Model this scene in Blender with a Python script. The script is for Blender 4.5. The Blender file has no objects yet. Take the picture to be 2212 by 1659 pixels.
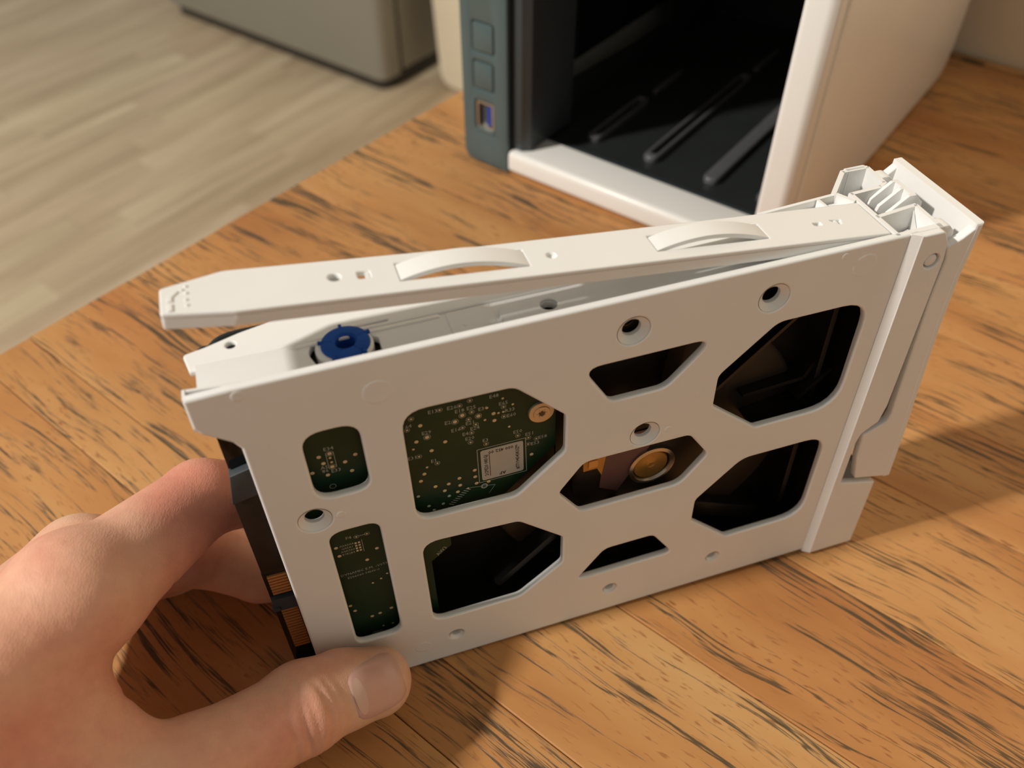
import bpy, bmesh, math, random
import numpy as np
from mathutils import Matrix, Vector, noise
from mathutils.bvhtree import BVHTree
R_ = random.Random(7)
SC = bpy.context.scene
COL = SC.collection
MM = 0.001
# ------------------------------------------------------------------ camera, world, lights, exposure
F_PX, PITCH, ROLL, CAM_H = 1891.53, math.radians(45.446), math.radians(-0.185), 226.87
cam_d = bpy.data.cameras.new('camera')
cam = bpy.data.objects.new('camera', cam_d); COL.objects.link(cam); SC.camera = cam
cam_d.sensor_width = 36.0; cam_d.sensor_fit = 'HORIZONTAL'
cam_d.lens = 36.0 * F_PX / 2212.0
cam_d.clip_start = 0.01; cam_d.clip_end = 50
CAM_M = Matrix.Rotation(math.pi/2 - PITCH, 4, 'X') @ Matrix.Rotation(ROLL, 4, 'Z')
CAM_M.translation = Vector((0, 0, CAM_H*MM))
cam.matrix_world = CAM_M
cam_d.dof.use_dof = True; cam_d.dof.focus_distance = 0.206; cam_d.dof.aperture_fstop = 13.5
cam_d.dof.aperture_blades = 0
SC.view_settings.view_transform = 'Standard'; SC.view_settings.look = 'None'
SC.view_settings.gamma = 1.0; SC.view_settings.use_curve_mapping = False
SC.view_settings.exposure = 0.0

wd = bpy.data.worlds.new('room_light'); SC.world = wd; wd.use_nodes = True
bg = wd.node_tree.nodes['Background']; bg.inputs[0].default_value = (0.975, 0.985, 0.88, 1); bg.inputs[1].default_value = 0.285

def lamp(name, kind, loc, power, color, radius):
    d = bpy.data.lights.new(name, kind); d.energy = power; d.color = color
    if kind == 'POINT': d.shadow_soft_size = radius
    o = bpy.data.objects.new(name, d); COL.objects.link(o); o.location = loc
    return o
# warm room lamp, left of the table and well above it
LDIR = Vector((-0.745, -0.205, 0.635)).normalized()
lamp('room_lamp', 'POINT', Vector((0, .12, .05)) + LDIR*2.5, 252, (1.0, 0.952, 0.885), 0.075)

# ------------------------------------------------------------------ helpers
def tag(o, label=None, cat=None, group=None, kind=None):
    if label: o['label'] = label
    if cat: o['category'] = cat
    if group: o['group'] = group
    if kind: o['kind'] = kind
    return o
def link(o, parent=None):
    COL.objects.link(o)
    if parent is not None: o.parent = parent
    return o
def empty(name, M, label=None, cat=None, **k):
    o = bpy.data.objects.new(name, None); COL.objects.link(o); o.empty_display_size = .02
    o.matrix_world = M
    return tag(o, label, cat, **k)
def smooth(me, ang=35):
    me.polygons.foreach_set('use_smooth', [True]*len(me.polygons))
    try: me.set_sharp_from_angle(angle=math.radians(ang))
    except Exception: pass
    if ang == 30:
        for p in me.polygons:
            n = p.normal
            if max(abs(n.x), abs(n.y), abs(n.z)) > .9999 and len(p.vertices) < 5 or p.area > 2e-5: p.use_smooth = False
class MB:
    """collects shapes in millimetres; build() links them as one mesh object"""
    def __init__(s): s.v = []; s.f = []
    def add(s, v, f):
        n = len(s.v); s.v += [tuple(p) for p in v]; s.f += [tuple(i+n for i in q) for q in f]; return s
    def box(s, x0, x1, y0, y1, z0, z1, b=0.0):
        if b > 0:
            return s.prism(rounded([(x0,y0),(x1,y0),(x1,y1),(x0,y1)], 0), z0, z1, b)
        v = [(x, y, z) for z in (z0, z1) for y in (y0, y1) for x in (x0, x1)]
        return s.add(v, [(0,2,3,1),(4,5,7,6),(0,1,5,4),(2,6,7,3),(0,4,6,2),(1,3,7,5)])
    def prism(s, poly, z0, z1, b=0.0, axes='xyz'):
        """extrude polygon (ccw) from z0 to z1, optional chamfer b"""
        if sum(poly[i-1][0]*poly[i][1]-poly[i][0]*poly[i-1][1] for i in range(len(poly))) < 0: poly = list(poly)[::-1]
        n = len(poly)
        if b <= 0:
            rings = [(poly, z0), (poly, z1)]
        else:
            ins = inset(poly, b); ins2 = inset(poly, b*.3)
            rings = [(ins, z0), (ins2, z0+b*.3), (poly, z0+b), (poly, z1-b), (ins2, z1-b*.3), (ins, z1)]
        v = []; f = []
        for P, z in rings: v += [(p[0], p[1], z) for p in P]
        for k in range(len(rings)-1):
            for i in range(n):
                j = (i+1) % n
                f.append((k*n+i, k*n+j, (k+1)*n+j, (k+1)*n+i))
        f.append(tuple(range(n-1, -1, -1))); f.append(tuple((len(rings)-1)*n+i for i in range(n)))
        if axes != 'xyz':
            idx = ['xyz'.index(c) for c in axes]
            w = []
            for p in v:
                q = [0, 0, 0]
                for a, i in enumerate(idx): q[i] = p[a]
                w.append(tuple(q))
            v = w
        return s.add(v, f)
    def lathe(s, prof, c=(0,0,0), axis='z', n=28, cap=False):
        v = []; f = []
        for r, h in prof:
            for i in range(n):
                a = 2*math.pi*i/n; x, y = r*math.cos(a), r*math.sin(a)
                p = {'z': (x, y, h), 'y': (x, h, -y), 'x': (h, x, y)}[axis]
                v.append((p[0]+c[0], p[1]+c[1], p[2]+c[2]))
        for k in range(len(prof)-1):
            for i in range(n):
                j = (i+1) % n; f.append((k*n+i, k*n+j, (k+1)*n+j, (k+1)*n+i))
        if cap:
            f.append(tuple(range(n-1,-1,-1))); f.append(tuple((len(prof)-1)*n+i for i in range(n)))
        return s.add(v, f)
    def beam(s, a, b, w, h, up=(0,0,1)):
        a = Vector(a); b = Vector(b); d = (b-a).normalized(); u = Vector(up); u = (u-d*u.dot(d)).normalized(); r = d.cross(u)
        v = [tuple(p+r*sx*w/2+u*sz*h/2) for p in (a, b) for sx, sz in ((-1,-1),(1,-1),(1,1),(-1,1))]
        return s.add(v, [(3,2,1,0),(4,5,6,7),(0,1,5,4),(1,2,6,5),(2,3,7,6),(3,0,4,7)])
    def build(s, name, mat, parent=None, sm=True, fix=True, ang=35):
        me = bpy.data.meshes.new(name)
        me.from_pydata([(x*MM, y*MM, z*MM) for x, y, z in s.v], [], s.f)
        if fix:
            bm = bmesh.new(); bm.from_mesh(me); bmesh.ops.recalc_face_normals(bm, faces=bm.faces); bm.to_mesh(me); bm.free()
        if sm: smooth(me, ang)
        me.materials.append(mat)
        return link(bpy.data.objects.new(name, me), parent)
def inset(poly, b):
    n = len(poly); out = []
    for i in range(n):
        p0 = Vector(poly[i-1]); p1 = Vector(poly[i]); p2 = Vector(poly[(i+1) % n])
        d1 = (p1-p0).normalized(); d2 = (p2-p1).normalized()
        n1 = Vector((-d1.y, d1.x)); n2 = Vector((-d2.y, d2.x))
        m = (n1+n2); L = m.length
        if L < 1e-6: out.append(tuple(p1)); continue
        m /= L; k = b/max(m.dot(n1), .35)
        out.append(tuple(p1+m*k))
    return out
def rounded(pts, r=1.0, n=5):
    """pts: (x, y) or (x, y, r)"""
    out = []; N = len(pts)
    for i in range(N):
        p0 = Vector(pts[i-1][:2]); p1 = Vector(pts[i][:2]); p2 = Vector(pts[(i+1) % N][:2])
        rr = pts[i][2] if len(pts[i]) > 2 else r
        if rr <= 0: out.append(tuple(p1)); continue
        d1 = (p0-p1); d2 = (p2-p1); l1 = d1.length; l2 = d2.length; d1 /= l1; d2 /= l2
        ang = math.acos(max(-1, min(1, d1.dot(d2))))
        t = 1.18*rr/math.tan(ang/2) if ang > 0.01 else 0
        tm = min(l1, l2)*.48
        if t > tm: t = tm
        a = p1+d1*t; b = p1+d2*t
        for k in range(n+1):
            s = k/n
            out.append(tuple(a*(1-s)**2 + p1*2*s*(1-s) + b*s*s))
    return out
def circle(cx, cy, r, n=28): return [(cx+r*math.cos(2*math.pi*i/n), cy+r*math.sin(2*math.pi*i/n)) for i in range(n)]
DG = None
def plate(outline, holes, z0, z1, b=0.3, res=1):
    """flat sheet with holes and rounded rims, made from a filled 2D curve -> (verts, faces) in mm"""
    cu = bpy.data.curves.new('tmp', 'CURVE'); cu.dimensions = '2D'; cu.fill_mode = 'BOTH'
    for P in [outline]+list(holes):
        sp = cu.splines.new('POLY'); sp.points.add(len(P)-1)
        for i, p in enumerate(P): sp.points[i].co = (p[0], p[1], 0, 1)
        sp.use_cyclic_u = True
    cu.extrude = max((z1-z0)/2-b, 0); cu.bevel_depth = b; cu.bevel_resolution = res; cu.offset = -b
    ob = bpy.data.objects.new('tmp', cu); COL.objects.link(ob)
    dg = bpy.context.evaluated_depsgraph_get(); me = bpy.data.meshes.new_from_object(ob.evaluated_get(dg))
    bm = bmesh.new(); bm.from_mesh(me); bmesh.ops.remove_doubles(bm, verts=bm.verts, dist=1e-4)
    bm.to_mesh(me); bm.free()
    v = [(q.co.x, q.co.y, q.co.z+(z0+z1)/2) for q in me.vertices]; f = [tuple(p.vertices) for p in me.polygons]
    bpy.data.objects.remove(ob); bpy.data.curves.remove(cu); bpy.data.meshes.remove(me)
    return v, f
def text_mesh(items, z, ext=0.0):
    """items: (string, x, y, size, angle_deg, mirror) -> verts, faces in mm"""
    V = []; Fc = []
    for it in items:
        s, x, y, size, a = it[:5]; bold = it[5] if len(it) > 5 else 0
        cu = bpy.data.curves.new('t', 'FONT'); cu.body = s; cu.size = size; cu.align_x = 'CENTER'; cu.align_y = 'CENTER'
        cu.resolution_u = 1; cu.extrude = ext; cu.offset = bold
        ob = bpy.data.objects.new('t', cu); COL.objects.link(ob)
        me = bpy.data.meshes.new_from_object(ob.evaluated_get(bpy.context.evaluated_depsgraph_get()))
        n = len(V); ca, sa = math.cos(math.radians(a)), math.sin(math.radians(a))
        for q in me.vertices: V.append((x+q.co.x*ca-q.co.y*sa, y+q.co.x*sa+q.co.y*ca, z+q.co.z))
        Fc += [tuple(i+n for i in p.vertices) for p in me.polygons]
        bpy.data.objects.remove(ob); bpy.data.curves.remove(cu); bpy.data.meshes.remove(me)
    return V, Fc

# ------------------------------------------------------------------ materials
def srgb(r, g, b):
    f = lambda c: (c/255/12.92) if c/255 <= .04045 else ((c/255+.055)/1.055)**2.4
    return (f(r), f(g), f(b), 1)
class NT:
    def __init__(s, name):
        s.m = bpy.data.materials.new(name); s.m.use_nodes = True; s.t = s.m.node_tree; s.n = s.t.nodes; s.l = s.t.links
        s.b = s.n['Principled BSDF']
    def node(s, typ, **k):
        nd = s.n.new(typ)
        for a, v in k.items():
            if a.startswith('i_'):
                key = a[2:]; key = int(key) if key.isdigit() else key.replace('_', ' ')
                nd.inputs[key].default_value = v
            else: setattr(nd, a, v)
        return nd
    def link(s, a, b): s.l.new(a, b)
    def noise(s, vec, scale, detail=3, rough=.5, dist=0):
        nd = s.node('ShaderNodeTexNoise'); nd.inputs['Scale'].default_value = scale; nd.inputs['Detail'].default_value = detail
        nd.inputs['Roughness'].default_value = rough; nd.inputs['Distortion'].default_value = dist
        if vec is not None: s.link(vec, nd.inputs['Vector'])
        return nd.outputs['Fac']
    def mapping(s, vec, scale=(1,1,1), loc=(0,0,0), rot=(0,0,0)):
        nd = s.node('ShaderNodeMapping'); nd.inputs['Scale'].default_value = scale; nd.inputs['Location'].default_value = loc
        nd.inputs['Rotation'].default_value = rot
        s.link(vec, nd.inputs['Vector']); return nd.outputs[0]
    def ramp(s, fac, stops, interp='LINEAR'):
        nd = s.node('ShaderNodeValToRGB'); cr = nd.color_ramp; cr.interpolation = interp
        while len(cr.elements) < len(stops): cr.elements.new(.5)
        for e, (p, c) in zip(cr.elements, stops):
            e.position = p; e.color = c if isinstance(c, tuple) else (c, c, c, 1)
        s.link(fac, nd.inputs[0]); return nd.outputs[0]
    def mix(s, fac, a, b, mode='MIX'):
        nd = s.node('ShaderNodeMix', data_type='RGBA', blend_type=mode)
        for sock, v in ((nd.inputs[0], fac), (nd.inputs[6], a), (nd.inputs[7], b)):
            if isinstance(v, (int, float, tuple)): sock.default_value = v
            else: s.link(v, sock)
        return nd.outputs[2]
    def math(s, op, a, b=None, clamp=False):
        nd = s.node('ShaderNodeMath', operation=op, use_clamp=clamp)
        for sock, v in ((nd.inputs[0], a), (nd.inputs[1], b)):
            if v is None: continue
            if isinstance(v, (int, float)): sock.default_value = v
            else: s.link(v, sock)
        return nd.outputs[0]
    def bump(s, h, strength=.2, dist=.0005, normal=None):
        nd = s.node('ShaderNodeBump'); nd.inputs['Strength'].default_value = strength; nd.inputs['Distance'].default_value = dist
        s.link(h, nd.inputs['Height'])
        if normal is not None: s.link(normal, nd.inputs['Normal'])
        s.link(nd.outputs[0], s.b.inputs['Normal']); return nd.outputs[0]
    def obj(s): return s.node('ShaderNodeTexCoord').outputs['Object']
    def set(s, **k):
        for a, v in k.items(): s.b.inputs[a.replace('_', ' ')].default_value = v
        return s
def plain(name, col, rough=.5, metal=0.0, spec=.5, var=.04, scale=300, bump=0.0, bscale=1500, coat=0):
    t = NT(name); t.set(Roughness=rough, Metallic=metal); t.b.inputs['Specular IOR Level'].default_value = spec
    o = t.obj(); n = t.noise(o, scale, 2)
    hi = tuple(min(1, c*(1+var)) for c in col[:3])+(1,); lo = tuple(c*(1-var) for c in col[:3])+(1,)
    t.link(t.ramp(n, [(.3, lo), (.7, hi)]), t.b.inputs['Base Color'])
    if bump: t.bump(t.noise(o, bscale, 2), bump, .0001)
    if coat: t.b.inputs['Coat Weight'].default_value = coat
    return t.m
M_WHITE = plain('white_plastic', (0.85, 0.842, 0.82, 1), .36, var=.012, scale=60, bump=.18, bscale=2600)
M_WHITE2 = plain('white_enclosure_plastic', (0.83, 0.80, 0.75, 1), .33, var=.012, scale=30, bump=.05)
M_TEAL = plain('blue_grey_metallic_plastic', (0.098, 0.145, 0.152, 1), .36, metal=.35, var=.03, scale=40)
M_TEALD = plain('dark_blue_grey_plastic', (0.05, 0.06, 0.065, 1), .38, metal=.2, var=.05, scale=40)
M_INNER = plain('dark_painted_steel', (0.020, 0.023, 0.023, 1), .42, var=.08, scale=60)
M_RIB = plain('dark_glossy_rail_plastic', (0.10, 0.10, 0.105, 1), .15, var=.05, scale=60)
M_BLACK = plain('black_cast_aluminium', (0.0075, 0.006, 0.005, 1), .34, spec=.35, var=.15, scale=200, bump=.1)
M_BROWN = plain('dark_bronze_casting', (0.020, 0.0125, 0.008, 1), .42, spec=.35, var=.15, scale=120)
M_BLACKG = plain('glossy_black_cover', (0.004, 0.004, 0.004, 1), .12, var=.1)
M_STEEL = plain('brushed_steel', (0.62, 0.55, 0.45, 1), .28, metal=1, var=.05)
M_DSTEEL = plain('dark_steel', (0.10, 0.095, 0.085, 1), .22, metal=1, var=.1)
M_GOLD = plain('gold_plating', (0.72, 0.42, 0.16, 1), .38, metal=.75, var=.05)
M_GOLDV = plain('gold_via', (0.72, 0.54, 0.31, 1), .45, metal=.1, var=.1)
M_BRASS = plain('brass_hub', (0.62, 0.30, 0.07, 1), .35, metal=.6, var=.05)
M_FLEX = plain('purple_brown_flex_film', (0.15, 0.065, 0.055, 1), .5, var=.05)
M_ORANGE = plain('amber_flex_film', (0.62, 0.25, 0.03, 1), .35, var=.1)
M_SILK = plain('pale_silkscreen_ink', (0.40, 0.41, 0.34, 1), .6, var=.05)
M_LABEL = plain('paper_label', (0.50, 0.46, 0.40, 1), .55, var=.02)
M_INK = plain('black_ink', (0.012, 0.009, 0.008, 1), .6)
M_BLUE = plain('blue_plastic', (0.012, 0.075, 0.36, 1), .62, spec=.2, var=.08, bump=.1)
M_USB = plain('deep_blue_plastic', (0.010, 0.045, 0.28, 1), .35)
M_PINS = plain('copper_contacts', (0.62, 0.27, 0.09, 1), .42, metal=.45, var=.1)
M_BOARD = plain('dark_green_board', (0.006, 0.016, 0.010, 1), .4)
M_FRIDGE = plain('grey_metallic_enamel', (0.30, 0.28, 0.235, 1), .45, metal=.1, var=.02, scale=4)
M_FRIDGED = plain('dark_plinth_plastic', (0.03, 0.026, 0.02, 1), .5)
M_CREAM = plain('cream_painted_wood', (0.86, 0.755, 0.57, 1), .5, var=.02, scale=10)
M_WALL = plain('wall_plaster', (0.88, 0.70, 0.49, 1), .85, var=.05, scale=18, bump=.2, bscale=60)
# green circuit board with faint traces
t = NT('green_circuit_board'); o = t.obj()
w = t.node('ShaderNodeTexWave', wave_type='BANDS', bands_direction='DIAGONAL'); w.inputs['Scale'].default_value = 130
w.inputs['Distortion'].default_value = 9; w.inputs['Detail Scale'].default_value = .6; w.inputs['Detail'].default_value = 1
t.link(o, w.inputs['Vector'])
n1 = t.noise(o, 90, 3)
c = t.ramp(n1, [(.3, (0.006, 0.026, 0.009, 1)), (.7, (0.013, 0.040, 0.013, 1))])
t.link(t.mix(t.math('MULTIPLY', w.outputs['Fac'], .35), c, (0.012, 0.030, 0.014, 1)), t.b.inputs['Base Color'])
t.set(Roughness=.42); t.b.inputs['Specular IOR Level'].default_value = .3; M_PCB = t.m

def wood_table():
    t = NT('rustic_orange_wood'); o = t.obj()
    rnd = t.node('ShaderNodeObjectInfo').outputs['Random']
    comb = t.node('ShaderNodeCombineXYZ'); t.link(t.math('MULTIPLY', rnd, 3.0), comb.inputs[0]); t.link(t.math('MULTIPLY', rnd, 1.7), comb.inputs[1])
    add = t.node('ShaderNodeVectorMath', operation='ADD'); t.link(o, add.inputs[0]); t.link(comb.outputs[0], add.inputs[1])
    P = add.outputs[0]
    # warp so the grain wanders
    warp = t.node('ShaderNodeTexNoise'); warp.inputs['Scale'].default_value = 9; warp.inputs['Detail'].default_value = 2; t.link(P, warp.inputs['Vector'])
    sub = t.node('ShaderNodeVectorMath', operation='SUBTRACT'); t.link(warp.outputs['Color'], sub.inputs[0]); sub.inputs[1].default_value = (.5, .5, .5)
    sc = t.node('ShaderNodeVectorMath', operation='MULTIPLY'); t.link(sub.outputs[0], sc.inputs[0]); sc.inputs[1].default_value = (.0, .022, 0)
    ad2 = t.node('ShaderNodeVectorMath', operation='ADD'); t.link(P, ad2.inputs[0]); t.link(sc.outputs[0], ad2.inputs[1]); Q = ad2.outputs[0]
    base_n = t.noise(t.mapping(Q, (7, 30, 1)), 1.0, 4, .55)
    base = t.ramp(base_n, [(.30, srgb(186, 134, 84)), (.48, srgb(206, 158, 104)), (.60, srgb(214, 170, 116)), (.75, srgb(220, 184, 132))])
    # plank to plank tint
    tint = t.ramp(rnd, [(0, srgb(236, 208, 182)), (.35, srgb(242, 222, 200)), (.7, srgb(234, 212, 190)), (1, srgb(246, 230, 196))])
    base = t.mix(.6, base, t.mix(1.0, base, tint, 'MULTIPLY'))
    base = t.mix(1.0, base, (0.90, 0.875, 0.82, 1), 'MULTIPLY')
    # large ruddy blotches
    bl = t.ramp(t.noise(t.mapping(Q, (10, 16, 1)), 1.0, 3, .6), [(.50, 0.0), (.72, .55)])
    base = t.mix(bl, base, srgb(188, 124, 72))
    # fine pores: short dashes
    pn = t.noise(t.mapping(Q, (170, 900, 1)), 1.0, 2, .5)
    pm = t.ramp(pn, [(.60, 0.0), (.68, .8)])
    zone = t.ramp(t.noise(t.mapping(Q, (14, 60, 1)), 1.0, 2), [(.42, .1), (.62, 1.0)])
    base = t.mix(t.math('MULTIPLY', pm, zone), base, srgb(140, 84, 44))
    # dark filled streaks
    s1 = t.noise(t.mapping(Q, (19, 620, 1)), 1.0, 5, .68)
    m1 = t.ramp(t.noise(t.mapping(Q, (11, 42, 1), (3, 7, 0)), 1.0, 3, .6), [(.50, 0.0), (.62, 1.0)])
    st = t.ramp(t.math('ADD', s1, t.math('MULTIPLY', m1, .13)), [(.615, 0.0), (.665, 1.0)])
    # long cracks
    s2 = t.noise(t.mapping(Q, (5, 130, 1), (1, 2, 0)), 1.0, 5, .62)
    ab = t.math('ABSOLUTE', t.math('SUBTRACT', s2, .5))
    cr = t.ramp(ab, [(.0, 1.0), (.007, .9), (.013, .0)])
    cm = t.ramp(t.noise(t.mapping(Q, (14, 50, 1), (5, 1, 0)), 1.0, 4, .7), [(.47, 0.0), (.56, 1.0)])
    cr = t.math('MULTIPLY', cr, cm)
    dark = t.math('MAXIMUM', st, cr, clamp=True)
    col = t.mix(t.math('MULTIPLY', dark, .88), base, srgb(66, 60, 44))
    t.link(col, t.b.inputs['Base Color'])
    rr = t.ramp(t.noise(P, 40, 3), [(.3, .42), (.7, .58)]); t.link(rr, t.b.inputs['Roughness'])
    t.b.inputs['Specular IOR Level'].default_value = .35
    h = t.math('SUBTRACT', t.math('MULTIPLY', base_n, .3), t.math('ADD', t.math('MULTIPLY', dark, .7), t.math('MULTIPLY', pm, .25)))
    t.bump(h, .5, .0004)
    return t.m
M_TABLE = wood_table()
M_TABLE_EDGE = plain('table_side_wood', srgb(150, 98, 50), .55, var=.1, scale=30)
def laminate():
    t = NT('grey_oak_laminate'); o = t.obj()
    rnd = t.node('ShaderNodeObjectInfo').outputs['Random']
    comb = t.node('ShaderNodeCombineXYZ'); t.link(t.math('MULTIPLY', rnd, 9.0), comb.inputs[0])
    add = t.node('ShaderNodeVectorMath', operation='ADD'); t.link(o, add.inputs[0]); t.link(comb.outputs[0], add.inputs[1]); P = add.outputs[0]
    n = t.noise(t.mapping(P, (18, 1.8, 1)), 1.0, 4, .6)
    c = t.ramp(n, [(.3, srgb(188, 170, 146)), (.5, srgb(210, 194, 170)), (.7, srgb(230, 216, 194))])
    tint = t.ramp(rnd, [(0, srgb(228, 216, 202)), (.3, srgb(240, 232, 218)), (.6, srgb(248, 242, 228)), (1, srgb(234, 222, 210))])
    t.link(t.mix(1.0, c, tint, 'MULTIPLY'), t.b.inputs['Base Color']); t.set(Roughness=.5)
    return t.m
M_FLOOR = laminate()
def skin():
    t = NT('skin'); o = t.obj()
    n1 = t.noise(o, 28, 3, .55); n2 = t.noise(o, 320, 3, .6)
    c = t.ramp(n1, [(.32, (0.74, 0.30, 0.21, 1)), (.50, (0.78, 0.40, 0.275, 1)), (.68, (0.80, 0.50, 0.34, 1))])
    c = t.mix(.25, c, t.mix(1.0, c, t.ramp(n2, [(.3, (.72, .62, .58, 1)), (.7, (1.1, 1.1, 1.08, 1))]), 'MULTIPLY'))
    t.link(c, t.b.inputs['Base Color'])
    t.set(Roughness=.50); t.b.inputs['Subsurface Weight'].default_value = .22
    t.b.inputs['Subsurface Radius'].default_value = (1.0, .35, .2); t.b.inputs['Subsurface Scale'].default_value = .0022
    t.b.inputs['Specular IOR Level'].default_value = .38
    vo = t.node('ShaderNodeTexVoronoi', feature='DISTANCE_TO_EDGE'); vo.inputs['Scale'].default_value = 1000
    t.link(t.mapping(o, (1.9, .7, 1.2), rot=(0, 0, .6)), vo.inputs['Vector'])
    v1 = t.ramp(vo.outputs[0], [(0, 0.0), (.25, 1.0)])
    fine = t.noise(t.mapping(o, (900, 260, 500), rot=(0, 0, .7)), 1.0, 3, .6)
    h = t.math('ADD', t.math('MULTIPLY', v1, .25), t.math('MULTIPLY', fine, .9))
    t.bump(h, .42, .00020)
    return t.m
M_SKIN = skin()
t = NT('nail'); o = t.obj()
t.link(t.ramp(t.noise(o, 120, 2), [(.3, (0.66, 0.38, 0.315, 1)), (.7, (0.70, 0.43, 0.35, 1))]), t.b.inputs['Base Color'])
t.set(Roughness=.30); t.b.inputs['Subsurface Weight'].default_value = .2; t.b.inputs['Subsurface Scale'].default_value = .001
M_NAIL = t.m
M_LUN = plain('pale_nail_base', (0.71, 0.465, 0.38, 1), .32, var=.01)

# ------------------------------------------------------------------ frames
def frame(ex, ey, ez, loc):
    M = Matrix.Identity(4)
    for i, e in enumerate((ex, ey, ez)):
        for k in range(3): M[k][i] = e[k]
    M.translation = Vector(loc)*MM
    return M
# table frame: x along the grain, y along the table's left edge
TX = Vector((.780, -.626, 0)).normalized(); TY = Vector((.626, .780, 0)).normalized()
TM = frame(TX, TY, (0, 0, 1), (-192.96, 240.03, 0))
NX = Vector((math.cos(-0.64206), math.sin(-0.64206), 0)); NY = Vector((-NX.y, NX.x, 0))
NM = frame(NX, NY, (0, 0, 1), (-24.39, 380.85, 0))
CR = Matrix(((0.9521383917527497, -0.022702128940091142, 0.3048230573497924),
             (0.3053392599277628, 0.024453125487459246, -0.951929609267755),
             (0.014156952258641694, 0.9994431739701273, 0.030214610824309693)))
CO = Vector((-49.54, 106.46, 0.25))
CM = frame(CR.col[0], CR.col[1], CR.col[2], CO)
FLOOR_Z = -720

# ------------------------------------------------------------------ the table
tb = empty('table', TM, 'rustic table top of orange-brown wooden boards with dark grain streaks and cracks', 'table')
ys = [-330, -282, -238, -196, -150, -104, -55, -7.5, 12, 56, 102, 148, 188.5, 232, 280, 330, 376, 424, 470]
for i in range(len(ys)-1):
    y0, y1 = ys[i]+.12, ys[i+1]-.12
    x0 = 0.0 + R_.uniform(-.4, .4); x1 = 820
    z1 = 0.0
    m = MB(); m.prism([(x0, y0), (x1, y0), (x1, y1), (x0, y1)], -26, z1, .35)
    m.build('plank', M_TABLE, tb, sm=False)
legs = [(40, -290), (740, -290), (40, 390), (740, 390)]
for lx, ly in legs:
    q = MB(); q.prism([(lx, ly), (lx+60, ly), (lx+60, ly+60), (lx, ly+60)], FLOOR_Z+.5, -88, 2); q.build('leg', M_TABLE_EDGE, tb, sm=False)
q = MB(); q.box(30, 800, -300, -276, -90, -26); q.box(30, 800, 440, 460, -90, -26); q.box(30, 54, -276, 440, -90, -26); q.box(776, 800, -276, 440, -90, -26)
q.build('apron', M_TABLE_EDGE, tb, sm=False)
q = MB(); q.prism([(0, 470.3), (820, 470.3), (820, 476.5), (0, 476.5)], -26, 1.2, .8); q.build('edge_strip', M_TABLE, tb, sm=False)

# ------------------------------------------------------------------ floor and wall
fl = MB(); fl.box(-2600, 1900, -1500, 3600, FLOOR_Z-60, FLOOR_Z-3)
FM = frame(NX, NY, (0, 0, 1), (0, 0, 0))
floor = fl.build('floor', M_FLOOR, None, sm=False); floor.matrix_world = FM; tag(floor, 'grey-beige wood-look laminate floor', kind='structure')
# laminate strips run along NY; the near ones are single pieces
def nf(p): v = Vector((p[0], p[1], 0)); return v.dot(NX), v.dot(NY)
W = 68.0
base_me = {}
def strip_mesh(L):
    if L not in base_me:
        q = MB(); q.prism([(0, 0), (W-.8, 0), (W-.8, L-.8), (0, L-.8)], FLOOR_Z-3, FLOOR_Z, .5)
        me = bpy.data.meshes.new('floor_plank'); me.from_pydata([(x*MM, y*MM, z*MM) for x, y, z in q.v], [], q.f)
        me.materials.append(M_FLOOR); base_me[L] = me
    return base_me[L]
cnt = 0; far = MB()
for i in range(-38, 28):
    x = i*W; y = -1500+R_.uniform(0, 300)
    far.prism([(x, -1500), (x+W-.8, -1500), (x+W-.8, y-.8), (x, y-.8)], FLOOR_Z-3, FLOOR_Z, .5)
    while y < 3600:
        L = R_.choice((360, 420, 480, 540))
        if y+L > 3600: L = 360
        # keep single strips where the photograph sees the floor
        if -2050 < x < -780 and 300 < y+L and y < 2500 and cnt < 290 and (x*NX.x+ (y+L/2)*NY.x) < 150:
            o = bpy.data.objects.new('floor_plank', strip_mesh(L)); link(o, floor); o.location = (x*MM, y*MM, 0); cnt += 1
        else:
            far.prism([(x, y), (x+W-.8, y), (x+W-.8, y+L-.8), (x, y+L-.8)], FLOOR_Z-3, FLOOR_Z, .5)
        y += L
fo = far.build('outer_planks', M_FLOOR, floor, sm=False); fo['kind'] = 'stuff'
# wall standing behind the table's far edge
q = MB(); q.box(-12, 2600, 479, 600, FLOOR_Z, 1700)
wl = q.build('wall_back', M_WALL, None, sm=False); wl.matrix_world = TM; tag(wl, 'plain warm beige plaster wall behind the table', kind='structure')

# ------------------------------------------------------------------ grey fridge and cream cabinet
FRM = frame(NX, NY, (0, 0, 1), (-282, 1842, FLOOR_Z))
fr = empty('fridge', FRM, 'grey metal fridge with rounded front corner and dark plinth standing on the floor', 'fridge')
q = MB(); q.prism(rounded([(-760, 0, 40), (0, 0, 46), (0, 58, 3), (-760, 58, 3)], 3, 8), 30, 1500, 3); q.build('door', M_FRIDGE, fr)
q = MB(); q.prism(rounded([(-756, 70, 4), (-3, 70, 4), (-3, 620, 10), (-756, 620, 10)], 4), 34, 1500, 3); q.build('body', M_FRIDGE, fr)
q = MB(); q.box(-752, -8, 58, 70, 36, 1496); q.build('door_seal', M_FRIDGED, fr, sm=False)
q = MB(); q.prism(rounded([(-750, 14, 30), (-10, 14, 30), (-10, 610, 8), (-750, 610, 8)], 4), 0.5, 34, 1); q.build('plinth', M_FRIDGED, fr)
CBM = frame(NX, NY, (0, 0, 1), (-160, 1885, FLOOR_Z)) @ Matrix.Rotation(math.radians(-3.5), 4, 'Y')
cb = MB(); cb.prism(rounded([(0, 0, 38), (420, 0, 10), (420, 1050, 10), (0, 1050, 10)], 8, 8), 0, 90, 6, axes='xzy')
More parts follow.
